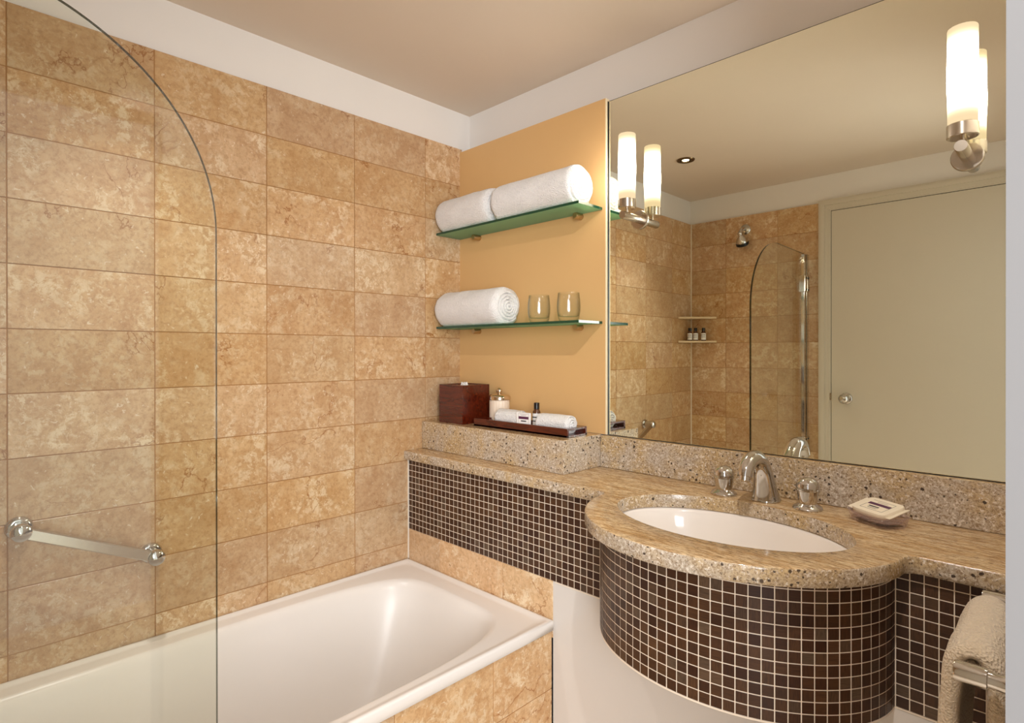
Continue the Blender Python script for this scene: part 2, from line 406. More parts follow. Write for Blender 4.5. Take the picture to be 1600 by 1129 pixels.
# casing round the open doorway in the right wall
mb = MB()
mb.box(XR, XR + 0.10, YJ0 - 0.012, YJ0 - 0.0001, 0, ZD - 0.012).box(XR, XR + 0.10, YJ1 + 0.0001, YJ1 + 0.012, 0, ZD - 0.012).box(XR, XR + 0.10, YJ1 + 0.0001, YJ0 - 0.0001, ZD - 0.012, ZD - 0.0001)
struct('trim_5', mb, plain('grey_white_jamb', lin(128, 125, 124), 0.5))

# ------------------------------------------------------------------ bathtub
def radial_rings(cx, cy, specs, N=160):
    hx0, hy0 = specs[0][0], specs[0][1]
    ca = math.atan2(hy0, hx0)
    segs = [(-ca, ca, 0.22), (ca, PI - ca, 0.28), (PI - ca, PI + ca, 0.22), (PI + ca, 2 * PI - ca, 0.28)]
    angs = []
    for a, b, w in segs:
        k = int(N * w)
        angs += [a + (b - a) * i / k for i in range(k)]
    out = []
    for hx, hy, n, z, dx, dy in specs:
        ring = []
        for a in angs:
            c, s_ = math.cos(a), math.sin(a)
            if n is None: r = min(hx / max(abs(c), 1e-9), hy / max(abs(s_), 1e-9))
            else: r = 1 / ((abs(c) / hx) ** n + (abs(s_) / hy) ** n) ** (1 / n)
            ring.append((cx + dx + r * c, cy + dy + r * s_, z))
        out.append(ring)
    return out
TX0, TX1, TY0, TY1 = 0.002, 0.709, -L + 0.002, YV - 0.003
tcx, tcy = (TX0 + TX1) / 2, (TY0 + TY1) / 2
hx, hy = (TX1 - TX0) / 2, (TY1 - TY0) / 2
ix, iy = 0.3675 - tcx, -1.11 - tcy
S = [(hx - .004, hy - .004, None, 0.4765, 0, 0), (hx, hy, None, 0.479, 0, 0), (hx, hy, None, 0.503, 0, 0), (hx - .002, hy - .002, None, 0.507, 0, 0), (hx - .006, hy - .006, None, 0.5085, 0, 0),
     (hx - .013, hy - .013, None, 0.5075, 0, 0), (hx - .018, hy - .018, None, 0.5035, 0, 0), (hx - .030, hy - .030, 18, 0.5025, 0, 0),
     (0.303, 0.770, 5.2, 0.5030, ix, iy), (0.297, 0.763, 5.0, 0.5015, ix, iy), (0.290, 0.755, 4.9, 0.494, ix, iy), (0.282, 0.746, 4.8, 0.478, ix, iy),
     (0.268, 0.728, 4.6, 0.42, ix, iy), (0.252, 0.695, 4.4, 0.33, ix, iy - .005), (0.238, 0.66, 4.2, 0.24, ix, iy - .015), (0.222, 0.625, 4.0, 0.17, ix, iy - .02),
     (0.195, 0.585, 3.8, 0.13, ix, iy - .025), (0.15, 0.52, 3.5, 0.112, ix, iy - .03), (0.08, 0.38, 3.0, 0.105, ix, iy - .03), (0.01, 0.05, 2.0, 0.103, ix, iy - .03)]
tub = thing('bathtub', 'white enamel bathtub set against the stone tiled wall', 'bathtub', (0, 0, 0))
mb = MB(); mb.rings(radial_rings(tcx, tcy, S), cap0=False); mb.build('tub_shell', M['enamel'], tub, smooth=True, angle=60)
# overflow and waste at the tap end are below the rim; the waste ring lies in the base
MB().lathe([(0.0, 0.004), (0.018, 0.004), (0.026, 0.002), (0.028, 0.0)], 24, Matrix.Translation((0.3675, -1.70, 0.112))).build('waste', M['chrome'], tub, smooth=True)
# stone apron in front of the tub
ap = struct('wall_tub_apron', MB().box(0.660, 0.6996, -L + 0.001, YV - 0.004, 0, 0.4755), M['grout'])
za = [(0.311, 0.4745), (0.161, 0.311), (0.011, 0.161)]
ya = [-0.494 - WP * k for k in range(6)]
ycols = [(ya[0], YV - 0.002)] + [(max(ya[k + 1], -L), ya[k]) for k in range(5)]
for (y1, y2) in ycols:
    for (z1, z2) in za:
        tile(ap, TT, y2 - y1 - J, z2 - z1 - J, (0.691 + TT / 2, (y1 + y2) / 2, (z1 + z2) / 2), M['trav'], 'apron_tile')
# strip of stone under the mosaic at the tub end
st = struct('wall_tub_end', MB().box(0.0, 0.7030, YV + 0.008, YV + 0.03, 0.45, 0.615), M['grout'])
for (x1, x2) in [(0.004, 0.185), (0.185, 0.4975), (0.4975, 0.7030)]:
    tile(st, x2 - x1 - 0.0016, TT, 0.617 - 0.455, ((x1 + x2) / 2, YV + 0.009 - TT / 2, (0.455 + 0.6155) / 2), M['trav_strip'], 'strip_tile')
struct('wall_under_vanity', MB().box(0.7015, XR, YV + 0.001, YV + 0.02, 0.0, 0.6155), M['panel'], bevel=0.0015)

# glass bath screen, hinged off the shower wall
SX = 0.690
scr = thing('bath_screen', 'clear glass bath screen with a curved top corner on the tub edge', 'shower screen', (SX, -1.53, ZTUB))
yE, zS, rA, zTop = -1.156, 1.478, 0.335, 1.815
pts = [(-L + 0.050, ZTUB + 0.004), (yE, ZTUB + 0.004)]
for i in range(0, 41):
    a = PI / 2 * i / 40
    pts.append((yE - rA + rA * math.cos(a), zS + (zTop - zS) * math.sin(a)))
pts.append((-L + 0.050, zTop - 0.006))
mb = MB(); n = len(pts); t = 0.004
A = [(-t, y_ + 1.53, z_ - ZTUB) for y_, z_ in pts]; B_ = [(t, y_ + 1.53, z_ - ZTUB) for y_, z_ in pts]
mb.add(A, [tuple(range(n))]); mb.add(B_, [tuple(reversed(range(n)))])
mb.build('glass_pane', M['screen'], scr)
mb = MB()
for i in range(1, n - 1):
    a0, a1 = A[i], A[i + 1]; b0, b1 = B_[i], B_[i + 1]
    mb.add([a0, a1, b1, b0], [(0, 1, 2, 3)])
mb.build('pane_edge', M['screen_edge'], scr)
MB().box(-0.011, 0.011, -L + 1.53 + 0.001, -L + 1.53 + 0.030, 0.003, 1.300).build('wall_channel', M['chrome'], scr, bevel=0.002)
MB().box(-0.009, 0.009, -L + 1.53 + 0.036, -L + 1.53 + 0.062, 0.003, 1.298).build('pane_channel', M['chrome'], scr, bevel=0.002)
for zc in (1.135, 0.25):
    h = MB().box(-0.017, 0.017, -L + 1.53 + 0.004, -L + 1.53 + 0.034, zc - 0.045, zc + 0.045).box(-0.017, 0.017, -L + 1.53 + 0.037, -L + 1.53 + 0.075, zc - 0.045, zc + 0.045).build('hinge', M['chrome'], scr, bevel=0.003)
    for dy in (0.019, 0.05):
        for dz in (-0.032, 0.032):
            MB().lathe([(0.0, 0.002), (0.005, 0.002), (0.0055, 0.0)], 12, Matrix.Translation((0.017, -L + 1.53 + dy, zc + dz)) @ Matrix.Rotation(PI / 2, 4, 'Y')).build('screw', M['black'], h)

# ------------------------------------------------------------------ vanity: granite top, mosaic apron
ZB, ZS = 0.875, 0.9075         # underside and top of slab
BX, BA, BB = 1.228, 0.325, 0.287
YF = -0.282
def offset(poly, d):
    n = len(poly); out = []
    for i in range(n):
        p0, p1, p2 = Vector(poly[i - 1]), Vector(poly[i]), Vector(poly[(i + 1) % n])
        a = (p1 - p0).normalized(); b = (p2 - p1).normalized()
        na, nb = Vector((-a.y, a.x)), Vector((-b.y, b.x)); m_ = na + nb
        if m_.length < 1e-6: m_ = na
        m_.normalize(); k = max(0.5, m_.dot(na))
        q = p1 + m_ * (d / k); out.append((q.x, q.y))
    return out
outl = [(0.001, YF)]
outl += [(0.001 + (BX - BA - 0.012) * i / 6, YF) for i in range(1, 7)]
for i in range(1, 60):
    a = PI + PI * i / 60
    outl.append((BX + BA * math.cos(a), YF + BB * math.sin(a) * (1 - 0.05 * math.cos(a))))
outl += [(BX + BA + 0.008, YF - 0.004), (BX + BA + 0.02, YF), (XR - 0.001, YF), (XR - 0.001, 0.004), (0.001, 0.004)]
hole = [(1.2205 + 0.251 * math.cos(2 * PI * i / 72), -0.2955 + 0.166 * math.sin(2 * PI * i / 72)) for i in range(72)]
ct = thing('granite_countertop', 'beige granite vanity top with a bowed front and oval basin cutout', 'countertop', (1.0, -0.28, ZB))
ORG = Vector((1.0, -0.28, ZB))
bm = bmesh.new()
def ring_edges(poly, z):
    vs = [bm.verts.new((x - ORG.x, y - ORG.y, z - ORG.z)) for x, y in poly]
    return vs
def bridge(a, b):
    n = len(a)
    for i in range(n): bm.faces.new((a[i], a[(i + 1) % n], b[(i + 1) % n], b[i]))
prof_o = [(0.004, ZS), (0.0018, ZS - .0006), (0.0005, ZS - .0022), (0, ZS - .005), (0, ZB + .004), (0.003, ZB)]
prof_h = [(-0.003, ZS), (-0.001, ZS - .001), (0, ZS - .004), (0, ZB)]
ro = [ring_edges(offset(outl, d), z) for d, z in prof_o]
rh = [ring_edges(offset(hole, d), z) for d, z in prof_h]
for a, b in zip(ro[:-1], ro[1:]): bridge(a, b)
for a, b in zip(rh[:-1], rh[1:]): bridge(a, b)
def loop_e(vs): return [bm.edges.get((vs[i], vs[(i + 1) % len(vs)])) for i in range(len(vs))]
bmesh.ops.triangle_fill(bm, use_beauty=True, use_dissolve=False, edges=loop_e(ro[0]) + loop_e(rh[0]))
bmesh.ops.triangle_fill(bm, use_beauty=True, use_dissolve=False, edges=loop_e(ro[-1]) + loop_e(rh[-1]))
bmesh.ops.recalc_face_normals(bm, faces=bm.faces)
for f in bm.faces: f.smooth = True
for e in bm.edges:
    if len(e.link_faces) == 2 and e.calc_face_angle(0) > math.radians(38): e.smooth = False
me = bpy.data.meshes.new('slab'); bm.to_mesh(me); bm.free(); me.materials.append(M['granite'])
link('slab', me, ct)
bs_ = thing('granite_backsplash', 'speckled granite backsplash strip below the mirror', 'backsplash', (1.2, -0.0115, ZS))
MB().box(0.6935 - 1.2, XR - 0.001 - 1.2, -0.009, 0.009, 0.0003, 0.099).build('backsplash_slab', M['granite'], bs_, bevel=0.0015)
lg_ = thing('granite_ledge', 'raised granite ledge under the ochre panel, left of the basin', 'ledge', (0.35, -0.1075, ZS))
MB().box(0.001 - 0.35, 0.6925 - 0.35, -0.094, 0.094, 0.0003, 0.1017).build('ledge_block', M['granite'], lg_, bevel=0.002)

# basin under the cutout
ba = thing('wash_basin', 'oval white porcelain basin set under the granite top', 'basin', (1.2205, -0.2955, 0.72))
rg = []
for k, (sx, sy, z_) in enumerate([(0.262, 0.176, ZB - 0.001), (0.254, 0.168, ZB - 0.002), (0.250, 0.164, ZB - 0.010), (0.243, 0.158, 0.845), (0.228, 0.148, 0.81), (0.205, 0.130, 0.775), (0.165, 0.103, 0.752), (0.11, 0.07, 0.741), (0.05, 0.035, 0.737), (0.022, 0.022, 0.736)]):
    rg.append([(sx * math.cos(2 * PI * i / 64), sy * math.sin(2 * PI * i / 64), z_ - 0.72) for i in range(64)])
mb = MB().rings(rg, cap0=False, cap1=False); mb.build('bowl', M['porcelain'], ba, smooth=True, angle=70)
MB().lathe([(0.0, 0.012), (0.012, 0.014), (0.020, 0.016), (0.0225, 0.0165), (0.0225, 0.010)], 24).build('waste', M['chrome'], ba, smooth=True)

# mosaic apron
MP = 0.02162
va = thing('vanity_apron', 'dark brown mosaic apron under the granite top, bowed around the basin', 'vanity apron', (1.0, -0.26, 0.617))
VO = Vector((1.0, -0.26, 0.617)); AX, AA, AB = 1.222, 0.308, 0.2445
GD = 0.0006                     # grout sits this far behind the tile faces
zb0, zb1 = 0.617, 0.8745
arcpts = [(AX + (AA - GD) * math.cos(PI + PI * i / 72), YV + (AB - GD) * math.sin(PI + PI * i / 72)) for i in range(73)]
front = [(0.002, YV + GD)] + [(AX - AA + GD - 0.0001, YV + GD)] + arcpts[1:-1] + [(AX + AA - GD + 0.0001, YV + GD), (XR - 0.001, YV + GD)]
inner = [(0.002, YV + 0.015), (AX - AA + 0.0145, YV + 0.015)] + [(AX + (AA - 0.0145) * math.cos(PI + PI * i / 72), YV + (AB - 0.0145) * math.sin(PI + PI * i / 72)) for i in range(1, 72)] + [(AX + AA - 0.0145, YV + 0.015), (XR - 0.001, YV + 0.015)]
poly = front + inner[::-1]
ring = lambda zz: [(x - VO.x, y - VO.y, zz - VO.z) for x, y in poly]
mb = MB().rings([ring(zb0), ring(zb1)], cap0=False, cap1=False); nF = len(front); n2 = 2 * nF
mb.f += [(i, i + 1, n2 - 2 - i, n2 - 1 - i) for i in range(nF - 1)] + [(n2 + i, n2 + i + 1, n2 + n2 - 2 - i, n2 + n2 - 1 - i) for i in range(nF - 1)]; mb.m += [0] * (2 * nF - 2)
mb.build('grout_bed', M['mgrout'], va)
def trimline(z0, z1, proud):   # pale metal-thin edge along the bottom of the mosaic
    pl = [(0.7115, YV)] + [(AX - AA, YV)] + [(AX + (AA) * math.cos(PI + PI * i / 72), YV + (AB) * math.sin(PI + PI * i / 72)) for i in range(1, 72)] + [(AX + AA, YV), (XR - 0.001, YV)]
    inn = [(x, y + 0.003) for x, y in pl]
    vs = [(x - VO.x, y - VO.y, z_ - VO.z) for z_ in (z0, z1) for x, y in pl]
    n_ = len(pl); return MB().add(vs, [(i, i + 1, n_ + i + 1, n_ + i) for i in range(n_ - 1)])
trimline(zb0 - 0.0035, zb0 - 0.0002, 0).build('bottom_edge', M['mgrout'], va)
cells = []                      # (centre, normal angle, zc)
NR = 12
for c_ in range(42):
    xc = MP * (c_ + 0.5) + 0.001
    if xc < AX - AA + 0.002:
        cells += [((xc, YV), 0.0, zb0 + MP * (r + .5) - .0005) for r in range(NR)]
c_ = 0
while True:
    xc = AX + AA + 0.001 + MP * (c_ + 0.5)
    if xc > XR - 0.008: break
    cells += [((xc, YV), 0.0, zb0 + MP * (r + .5) - .0005) for r in range(NR)]; c_ += 1
fine = [(AX + AA * math.cos(PI + PI * i / 4000), YV + AB * math.sin(PI + PI * i / 4000)) for i in range(4001)]
acc = [0.0]
for i in range(4000): acc.append(acc[-1] + math.hypot(fine[i + 1][0] - fine[i][0], fine[i + 1][1] - fine[i][1]))
tot = acc[-1]; nb = int(round(tot / MP)); pb = tot / nb; j = 0
for k in range(nb):
    tgt = pb * (k + .5)
    while acc[j] < tgt: j += 1
    p_ = fine[j]; d_ = Vector((fine[j][0] - fine[j - 1][0], fine[j][1] - fine[j - 1][1])).normalized()
    cells += [(p_, math.atan2(d_.y, d_.x), zb0 + MP * (r + .5) - .0005) for r in range(NR)]
TS, TD = 0.0199, 0.003
def score(cell):
    (x, y), a, zz = cell
    P = Vector((x, y, zz)); d = P - CAM; dep = d.dot(f2); nrm = Vector((math.sin(a), -math.cos(a), 0))
    u = 800 + F_PX * d.dot(r3) / dep; v_ = 551.2 - F_PX * d.dot(u3) / dep
    face = -nrm.dot(d.normalized())
    if not (0 < u < 1575 and v_ < 1135): return -1
    return max(0, face) / dep ** 2
order = sorted(cells, key=score, reverse=True)
tm = box_mesh('mosaic_tile', TS, TD, TS, M['mosaic'], 0.0006)
for (x, y), a, zz in order[:300]:
    n_ = Vector((math.sin(a), -math.cos(a))) * (-TD / 2)
    o = link('mosaic_tile', tm, va, (x + n_.x - VO.x, y + n_.y - VO.y, zz - VO.z)); o.rotation_euler = (random.choice([0, PI]), 0, a)
    if o.rotation_euler[0]: o.rotation_euler = (0, 0, a)
mb = MB(); rv = []
for (x, y), a, zz in order[300:]:
    n_ = Vector((math.sin(a), -math.cos(a), 0)); t_ = Vector((math.cos(a), math.sin(a), 0)); c0 = Vector((x - VO.x, y - VO.y, zz - VO.z))
    h = TS / 2; e_ = h - 0.0006
    q = []
    for (uu, dd) in ((e_, 0.0), (h, -0.0007), (h, -TD)):
        for sx, sz in ((-1, -1), (1, -1), (1, 1), (-1, 1)):
            q.append(c0 + t_ * (sx * uu) + Vector((0, 0, sz * uu)) + n_ * dd)
    fs = [(0, 1, 2, 3)] + [(b * 4 + i, b * 4 + (i + 1) % 4, b * 4 + 4 + (i + 1) % 4, b * 4 + 4 + i) for b in (0, 1) for i in range(4)]
    mb.add(q, fs); rv += [random.random()] * len(fs)
so = mb.build('mosaic_tiles', M['mosaic'], va); setp(so, kind='stuff')
at = so.data.attributes.new('rnd', 'FLOAT', 'FACE'); at.data.foreach_set('value', rv)

# ------------------------------------------------------------------ taps
spx, spy = 1.226, -0.075
fa = thing('basin_spout', 'curved chrome basin spout between the two tap handles', 'faucet', (spx, spy, ZS))
path = []; rad = []
for (y_, z_, r_) in [(0, 0.0, 0.0305), (0.0, 0.004, 0.0305), (-0.001, 0.010, 0.0285), (-0.005, 0.03, 0.0245), (-0.012, 0.055, 0.0210), (-0.023, 0.080, 0.0186), (-0.039, 0.099, 0.0172), (-0.060, 0.1105, 0.0166), (-0.083, 0.1115, 0.0162), (-0.103, 0.104, 0.0156), (-0.117, 0.090, 0.0148), (-0.124, 0.076, 0.0142)]:
    path.append((0, y_, z_)); rad.append(r_ * 1.14)
# subdivide path smoothly (Catmull-Rom)
def smooth_path(P, R, k=4):
    oP, oR = [], []
    for i in range(len(P) - 1):
        p0, p1, p2, p3 = [Vector(P[max(0, min(len(P) - 1, i + d))]) for d in (-1, 0, 1, 2)]
        for s_ in range(k):
            t_ = s_ / k
            oP.append(0.5 * ((2 * p1) + (p2 - p0) * t_ + (2 * p0 - 5 * p1 + 4 * p2 - p3) * t_ ** 2 + (3 * p1 - p0 - 3 * p2 + p3) * t_ ** 3)); oR.append(R[i] + (R[i + 1] - R[i]) * t_)
    oP.append(Vector(P[-1])); oR.append(R[-1]); return oP, oR
P_, R_ = smooth_path(path, rad)
MB().sweep(P_, R_, 28).build('spout_body', M['chrome'], fa, smooth=True, angle=50)
MB().sweep([(0, -0.1225, 0.079), (0, -0.1265, 0.067)], [0.0125, 0.0118], 24).build('aerator', M['chrome'], fa, smooth=True)
mb = MB().sweep([(0, 0.020, 0.02), (0, 0.020, 0.062)], 0.0028, 12); mb.lathe([(0.0, 0.012), (0.004, 0.011), (0.006, 0.006), (0.004, 0.0), (0.0, -0.001)], 16, Matrix.Translation((0, 0.020, 0.060)))
mb.build('pop_up_rod', M['chrome'], fa, smooth=True)
def tap(name, label, x, y):
    t_ = thing(name, label, 'tap handle', (x, y, ZS), 'basin tap handles')
    MB().lathe([(0.0, 0.0), (0.031, 0.0), (0.032, 0.003), (0.030, 0.007), (0.022, 0.011), (0.0185, 0.014)], 32).build('flange', M['chrome'], t_, smooth=True)
    MB().lathe([(0.0185, 0.012), (0.0200, 0.020), (0.0222, 0.036), (0.0232, 0.042)], 32).build('stem', M['chrome'], t_, smooth=True)
    MB().lathe([(0.0232, 0.042), (0.0258, 0.0435), (0.0258, 0.0465), (0.0238, 0.048), (0.0238, 0.0495), (0.0256, 0.051), (0.0248, 0.057), (0.0215, 0.064), (0.0145, 0.0700), (0.006, 0.0728), (0.0, 0.0733)], 32).build('dome', M['chrome'], t_, smooth=True)
    return t_
t0 = tap('tap_handle', 'domed chrome tap handle left of the basin spout', 1.128, -0.091)
copy_tree(t0, (1.326, -0.090, ZS), label='domed chrome tap handle right of the basin spout, nearer the soap dish')

# ------------------------------------------------------------------ glass shelves and what stands on them
PF = -0.0125   # face of the ochre panel
def shelf(label, ztop):
    s_ = thing('glass_shelf', label, 'shelf', (0.35, PF, ztop - 0.008), 'green glass shelves on the ochre panel')
    x0, x1, y0, y1 = 0.003 - 0.35, 0.696 - 0.35, -0.121, -0.0005
    mb = MB().add([(x0, y0, 0), (x1, y0, 0), (x1, y1, 0), (x0, y1, 0), (x0, y0, 0.008), (x1, y0, 0.008), (x1, y1, 0.008), (x0, y1, 0.008)], [(3, 2, 1, 0), (4, 5, 6, 7)])
    mb.add([(x0, y0, 0), (x1, y0, 0), (x1, y1, 0), (x0, y1, 0), (x0, y0, 0.008), (x1, y0, 0.008), (x1, y1, 0.008), (x0, y1, 0.008)], [(0, 1, 5, 4), (1, 2, 6, 5), (2, 3, 7, 6), (3, 0, 4, 7)], 1)
    mb.build('glass_plate', [M['frost'], M['frost_edge']], s_)
    for x in (0.118, 0.612):
        MB().lathe([(0.0, 0.0), (0.010, 0.0), (0.011, 0.002), (0.011, 0.030), (0.009, 0.034), (0.0, 0.034)], 20, Matrix.Translation((x - 0.35, -0.0002, -0.0085)) @ Matrix.Rotation(PI / 2, 4, 'X')).build('support_stud', M['bronze'], s_, smooth=True)
    return s_
ZH1, ZH2 = 1.727, 1.3665
shelf('upper green glass shelf carrying the long pair of rolled towels', ZH1)
shelf('lower green glass shelf carrying one rolled towel and two tumblers', ZH2)

def roll(name, label, cat, length, r, mat, loc, rotz=0, seed=0, rounded=0.018, flatten=0.96, group=None, turns=5.2, amp=0.0022, flap=0.006):
    rng = random.Random(seed); NS = 96
    t_ = thing(name, label, cat, loc, group, rotz)
    rings = []
    xs = []
    nL = 40
    def rad(a, x):
        ph = (a / (2 * PI) + 0.12) % 1.0
        rr = r - flap * (1 - ph) ** 3 * 0.9
        rr += amp * noise.noise(Vector((math.cos(a) * 2.2 + seed, math.sin(a) * 2.2, x * 14)))
        rr += amp * 0.35 * noise.noise(Vector((math.cos(a) * 9 + seed, math.sin(a) * 9, x * 60)))
        return rr
    def pt(a, rr, x):
        zz = rr * math.sin(a)
        lo_ = -r * 0.90
        if zz < lo_: zz = lo_ + (zz - lo_) * 0.15
        return (x, rr * math.cos(a), zz * flatten)
    def cap(sgn):
        out = []
        K = 44
        for k in range(K, -1, -1):     # from rim to centre
            q = k / K; ring_ = []
            for i in range(NS):
                a = 2 * PI * i / NS; R0 = rad(a, sgn * length / 2) - rounded * 0.55
                rr = R0 * (0.02 + 0.98 * q)
                ph = (q * turns - a / (2 * PI)) % 1.0
                groove = math.exp(-((ph - 0.5) / 0.16) ** 2)
                dx = -0.0095 * groove + 0.006 * (1 - q) + 0.0015 * noise.noise(Vector((a * 3, q * 9, seed)))
                ring_.append(pt(a, rr, sgn * (length / 2 + dx)))
            out.append(ring_)
        return out
    left = cap(-1)[::-1]; right = cap(1)
    body = []
    for k in range(nL + 1):
        x = -length / 2 + length * k / nL
        e_ = min(length / 2 - abs(x), rounded) / rounded
        ins = rounded * 0.55 * (1 - math.sqrt(max(0, 1 - (1 - e_) ** 2)))
        body.append([pt(2 * PI * i / NS, rad(2 * PI * i / NS, x) - ins, x) for i in range(NS)])
    mb = MB().rings(left + body[1:-1] + right)
    zmin = min(v[2] for v in mb.v); mb.v = [(v[0], v[1], v[2] - zmin) for v in mb.v]
    mb.build('rolled_cloth', mat, t_, smooth=True, angle=80)
    return t_
YR = PF - 0.074
roll('rolled_towel', 'rolled white bath towel on the upper shelf, right one beside the mirror', 'towel', 0.352, 0.0685, M['terry'], (0.4965, YR, ZH1), seed=3, group='rolled towels on the shelves')
roll('rolled_towel', 'rolled white bath towel on the upper shelf, left one against the tiles', 'towel', 0.294, 0.0700, M['terry'], (0.1590, YR - 0.001, ZH1), seed=8, group='rolled towels on the shelves', rounded=0.03)
roll('rolled_towel', 'rolled white towel on the lower shelf beside the tumblers', 'towel', 0.340, 0.0725, M['terry'], (0.183, YR - 0.002, ZH2), seed=15, group='rolled towels on the shelves', turns=4.6, rounded=0.028, flap=0.009)

def tumbler(label, x, y):
    t_ = thing('tumbler', label, 'glass', (x, y, ZH2), 'tumblers on the lower shelf')
    o_ = [(0.0, 0.0), (0.026, 0.0), (0.030, 0.002), (0.0345, 0.014), (0.0375, 0.032), (0.0382, 0.048), (0.0370, 0.070), (0.0345, 0.0925)]
    i_ = [(0.0335, 0.093), (0.0330, 0.0925), (0.0355, 0.070), (0.0366, 0.048), (0.0358, 0.032), (0.0325, 0.018), (0.026, 0.0155), (0.0, 0.015)]
    MB().lathe(o_ + i_, 40, cap=False).build('glass_body', M['tumbler'], t_, smooth=True, angle=60)
    return t_
tb = tumbler('clear glass tumbler next to the rolled towel on the lower shelf', 0.478, -0.070)
copy_tree(tb, (0.604, -0.068, ZH2), label='clear glass tumbler nearest the mirror on the lower shelf')

# ------------------------------------------------------------------ ledge: tissue box, jar, tray
ZL = 1.0094
bx = thing('tissue_box', 'dark red wooden tissue box cube in the corner of the ledge', 'tissue box', (0.1325, -0.103, ZL))
h, w_ = 0.140, 0.066
mb = MB(); tw = 0.008
mb.box(-w_, w_, -w_, -w_ + tw, 0, h).box(-w_, w_, w_ - tw, w_, 0, h).box(-w_, -w_ + tw, -w_ + tw, w_ - tw, 0, h).box(w_ - tw, w_, -w_ + tw, w_ - tw, 0, h)
mb.build('box_side', M['wood'], bx)
n = 32; zt0, zt1 = h - 0.012, h - 0.003; e_ = w_ - tw
mb = MB(); sq = []
for i in range(n):
    a = 2 * PI * i / n; c, s_ = math.cos(a), math.sin(a); k = e_ / max(abs(c), abs(s_)); sq.append((k * c, k * s_))
ov = [(0.034 * math.cos(2 * PI * i / n), 0.020 * math.sin(2 * PI * i / n)) for i in range(n)]
V = [(x, y, zt1) for x, y in sq] + [(x, y, zt1) for x, y in ov] + [(x, y, zt0) for x, y in ov]
mb.add(V, [(i, (i + 1) % n, n + (i + 1) % n, n + i) for i in range(n)] + [(n + i, n + (i + 1) % n, 2 * n + (i + 1) % n, 2 * n + i) for i in range(n)])
mb.build('box_top', M['wood'], bx)
mb = MB(); rg = []
for k in range(7):
    q = k / 6; rg.append([((0.028 - 0.016 * q) * math.cos(2 * PI * i / 24) + 0.003 * math.sin(5 * i) * q, (0.009 - 0.004 * q) * math.sin(2 * PI * i / 24) + 0.003 * math.cos(3 * i) * q, h - 0.012 + 0.018 * q + 0.003 * math.sin(i * 1.7) * q) for i in range(24)])
mb.rings(rg).build('tissue', M['tissue'], bx, smooth=True)

jr = thing('lidded_jar', 'pale ribbed jar with a silver lid and ball knob, right of the tissue box', 'jar', (0.279, -0.062, ZL))
mb = MB(); NF = 96; rg = []
for z_, ins in ((0.0, 0.002), (0.002, 0.0), (0.086, 0.0), (0.088, 0.002)):
    rg.append([((0.0365 - ins - 0.0008 * (1 if (i % 6) in (0,) else 0)) * math.cos(2 * PI * i / NF), (0.0365 - ins - 0.0008 * (1 if (i % 6) in (0,) else 0)) * math.sin(2 * PI * i / NF), z_) for i in range(NF)])
mb.rings(rg).build('jar_body', M['jar'], jr)
ld_ = MB().lathe([(0.037, 0.088), (0.0405, 0.089), (0.041, 0.096), (0.040, 0.101), (0.034, 0.106), (0.014, 0.1095), (0.006, 0.1105), (0.0045, 0.113)], 40).build('lid', M['silver'], jr, smooth=True)
MB().lathe([(0.0, 0.1110), (0.006, 0.1118), (0.0098, 0.115), (0.0112, 0.1200), (0.0098, 0.1253), (0.0055, 0.1293), (0.0, 0.131)], 24).build('knob', M['silver'], ld_, smooth=True)
# two faint etched lines of lettering on the jar
for z_, wd in ((0.024, 0.30), (0.0185, 0.26)):
    mb = MB(); n_ = 10; a0 = -1.02
    V = []
    for zz in (z_, z_ + 0.0016):
        for i in range(n_ + 1):
            a = a0 - wd + 2 * wd * i / n_; V.append((0.0370 * math.cos(a), 0.0370 * math.sin(a), zz))
    mb.add(V, [(i, i + 1, n_ + 2 + i, n_ + 1 + i) for i in range(n_)]); mb.build('etched_line', M['grey_ink'], jr)

ty = thing('serving_tray', 'dark red wooden tray with amenities on the granite ledge', 'tray', (0.458, -0.108, ZL))
TXH, TYH, TH = 0.212, 0.049, 0.027
MB().box(-TXH, TXH, -TYH, TYH, 0.001, 0.006).build('tray_base', M['wood'], ty)
for s_ in (-1, 1):
    MB().box(-TXH, TXH, s_ * TYH - (0.008 if s_ > 0 else 0), s_ * TYH + (0.008 if s_ < 0 else 0), 0.0, TH).build('tray_side', M['wood'], ty, bevel=0.001)
    x0 = s_ * TXH - (0.030 if s_ > 0 else 0.0); x1 = x0 + 0.030
    MB().box(x0 + (0 if s_ > 0 else 0), x1, -TYH + 0.0081, TYH - 0.0081, TH - 0.006, TH - 0.0005).build('tray_handle', M['wood'], ty)
    xi = s_ * (TXH - 0.030)
    MB().box(xi - 0.003, xi + 0.003, -TYH + 0.0081, TYH - 0.0081, 0.006, TH - 0.006).build('tray_end', M['wood'], ty)
ZY = ZL + 0.006
roll('face_cloth', 'small rolled white face cloth at the mirror end of the tray', 'face cloth', 0.132, 0.031, M['terry'], (0.584, -0.106, ZY), rotz=0.02, seed=21, rounded=0.012, turns=2.8, group='rolled face cloths on the tray', amp=0.002, flap=0.005)
roll('face_cloth', 'small rolled white face cloth beside the ribbed jar', 'face cloth', 0.118, 0.031, M['terry'], (0.383, -0.106, ZY), rotz=-0.02, seed=33, rounded=0.012, turns=2.8, group='rolled face cloths on the tray', amp=0.002, flap=0.005)
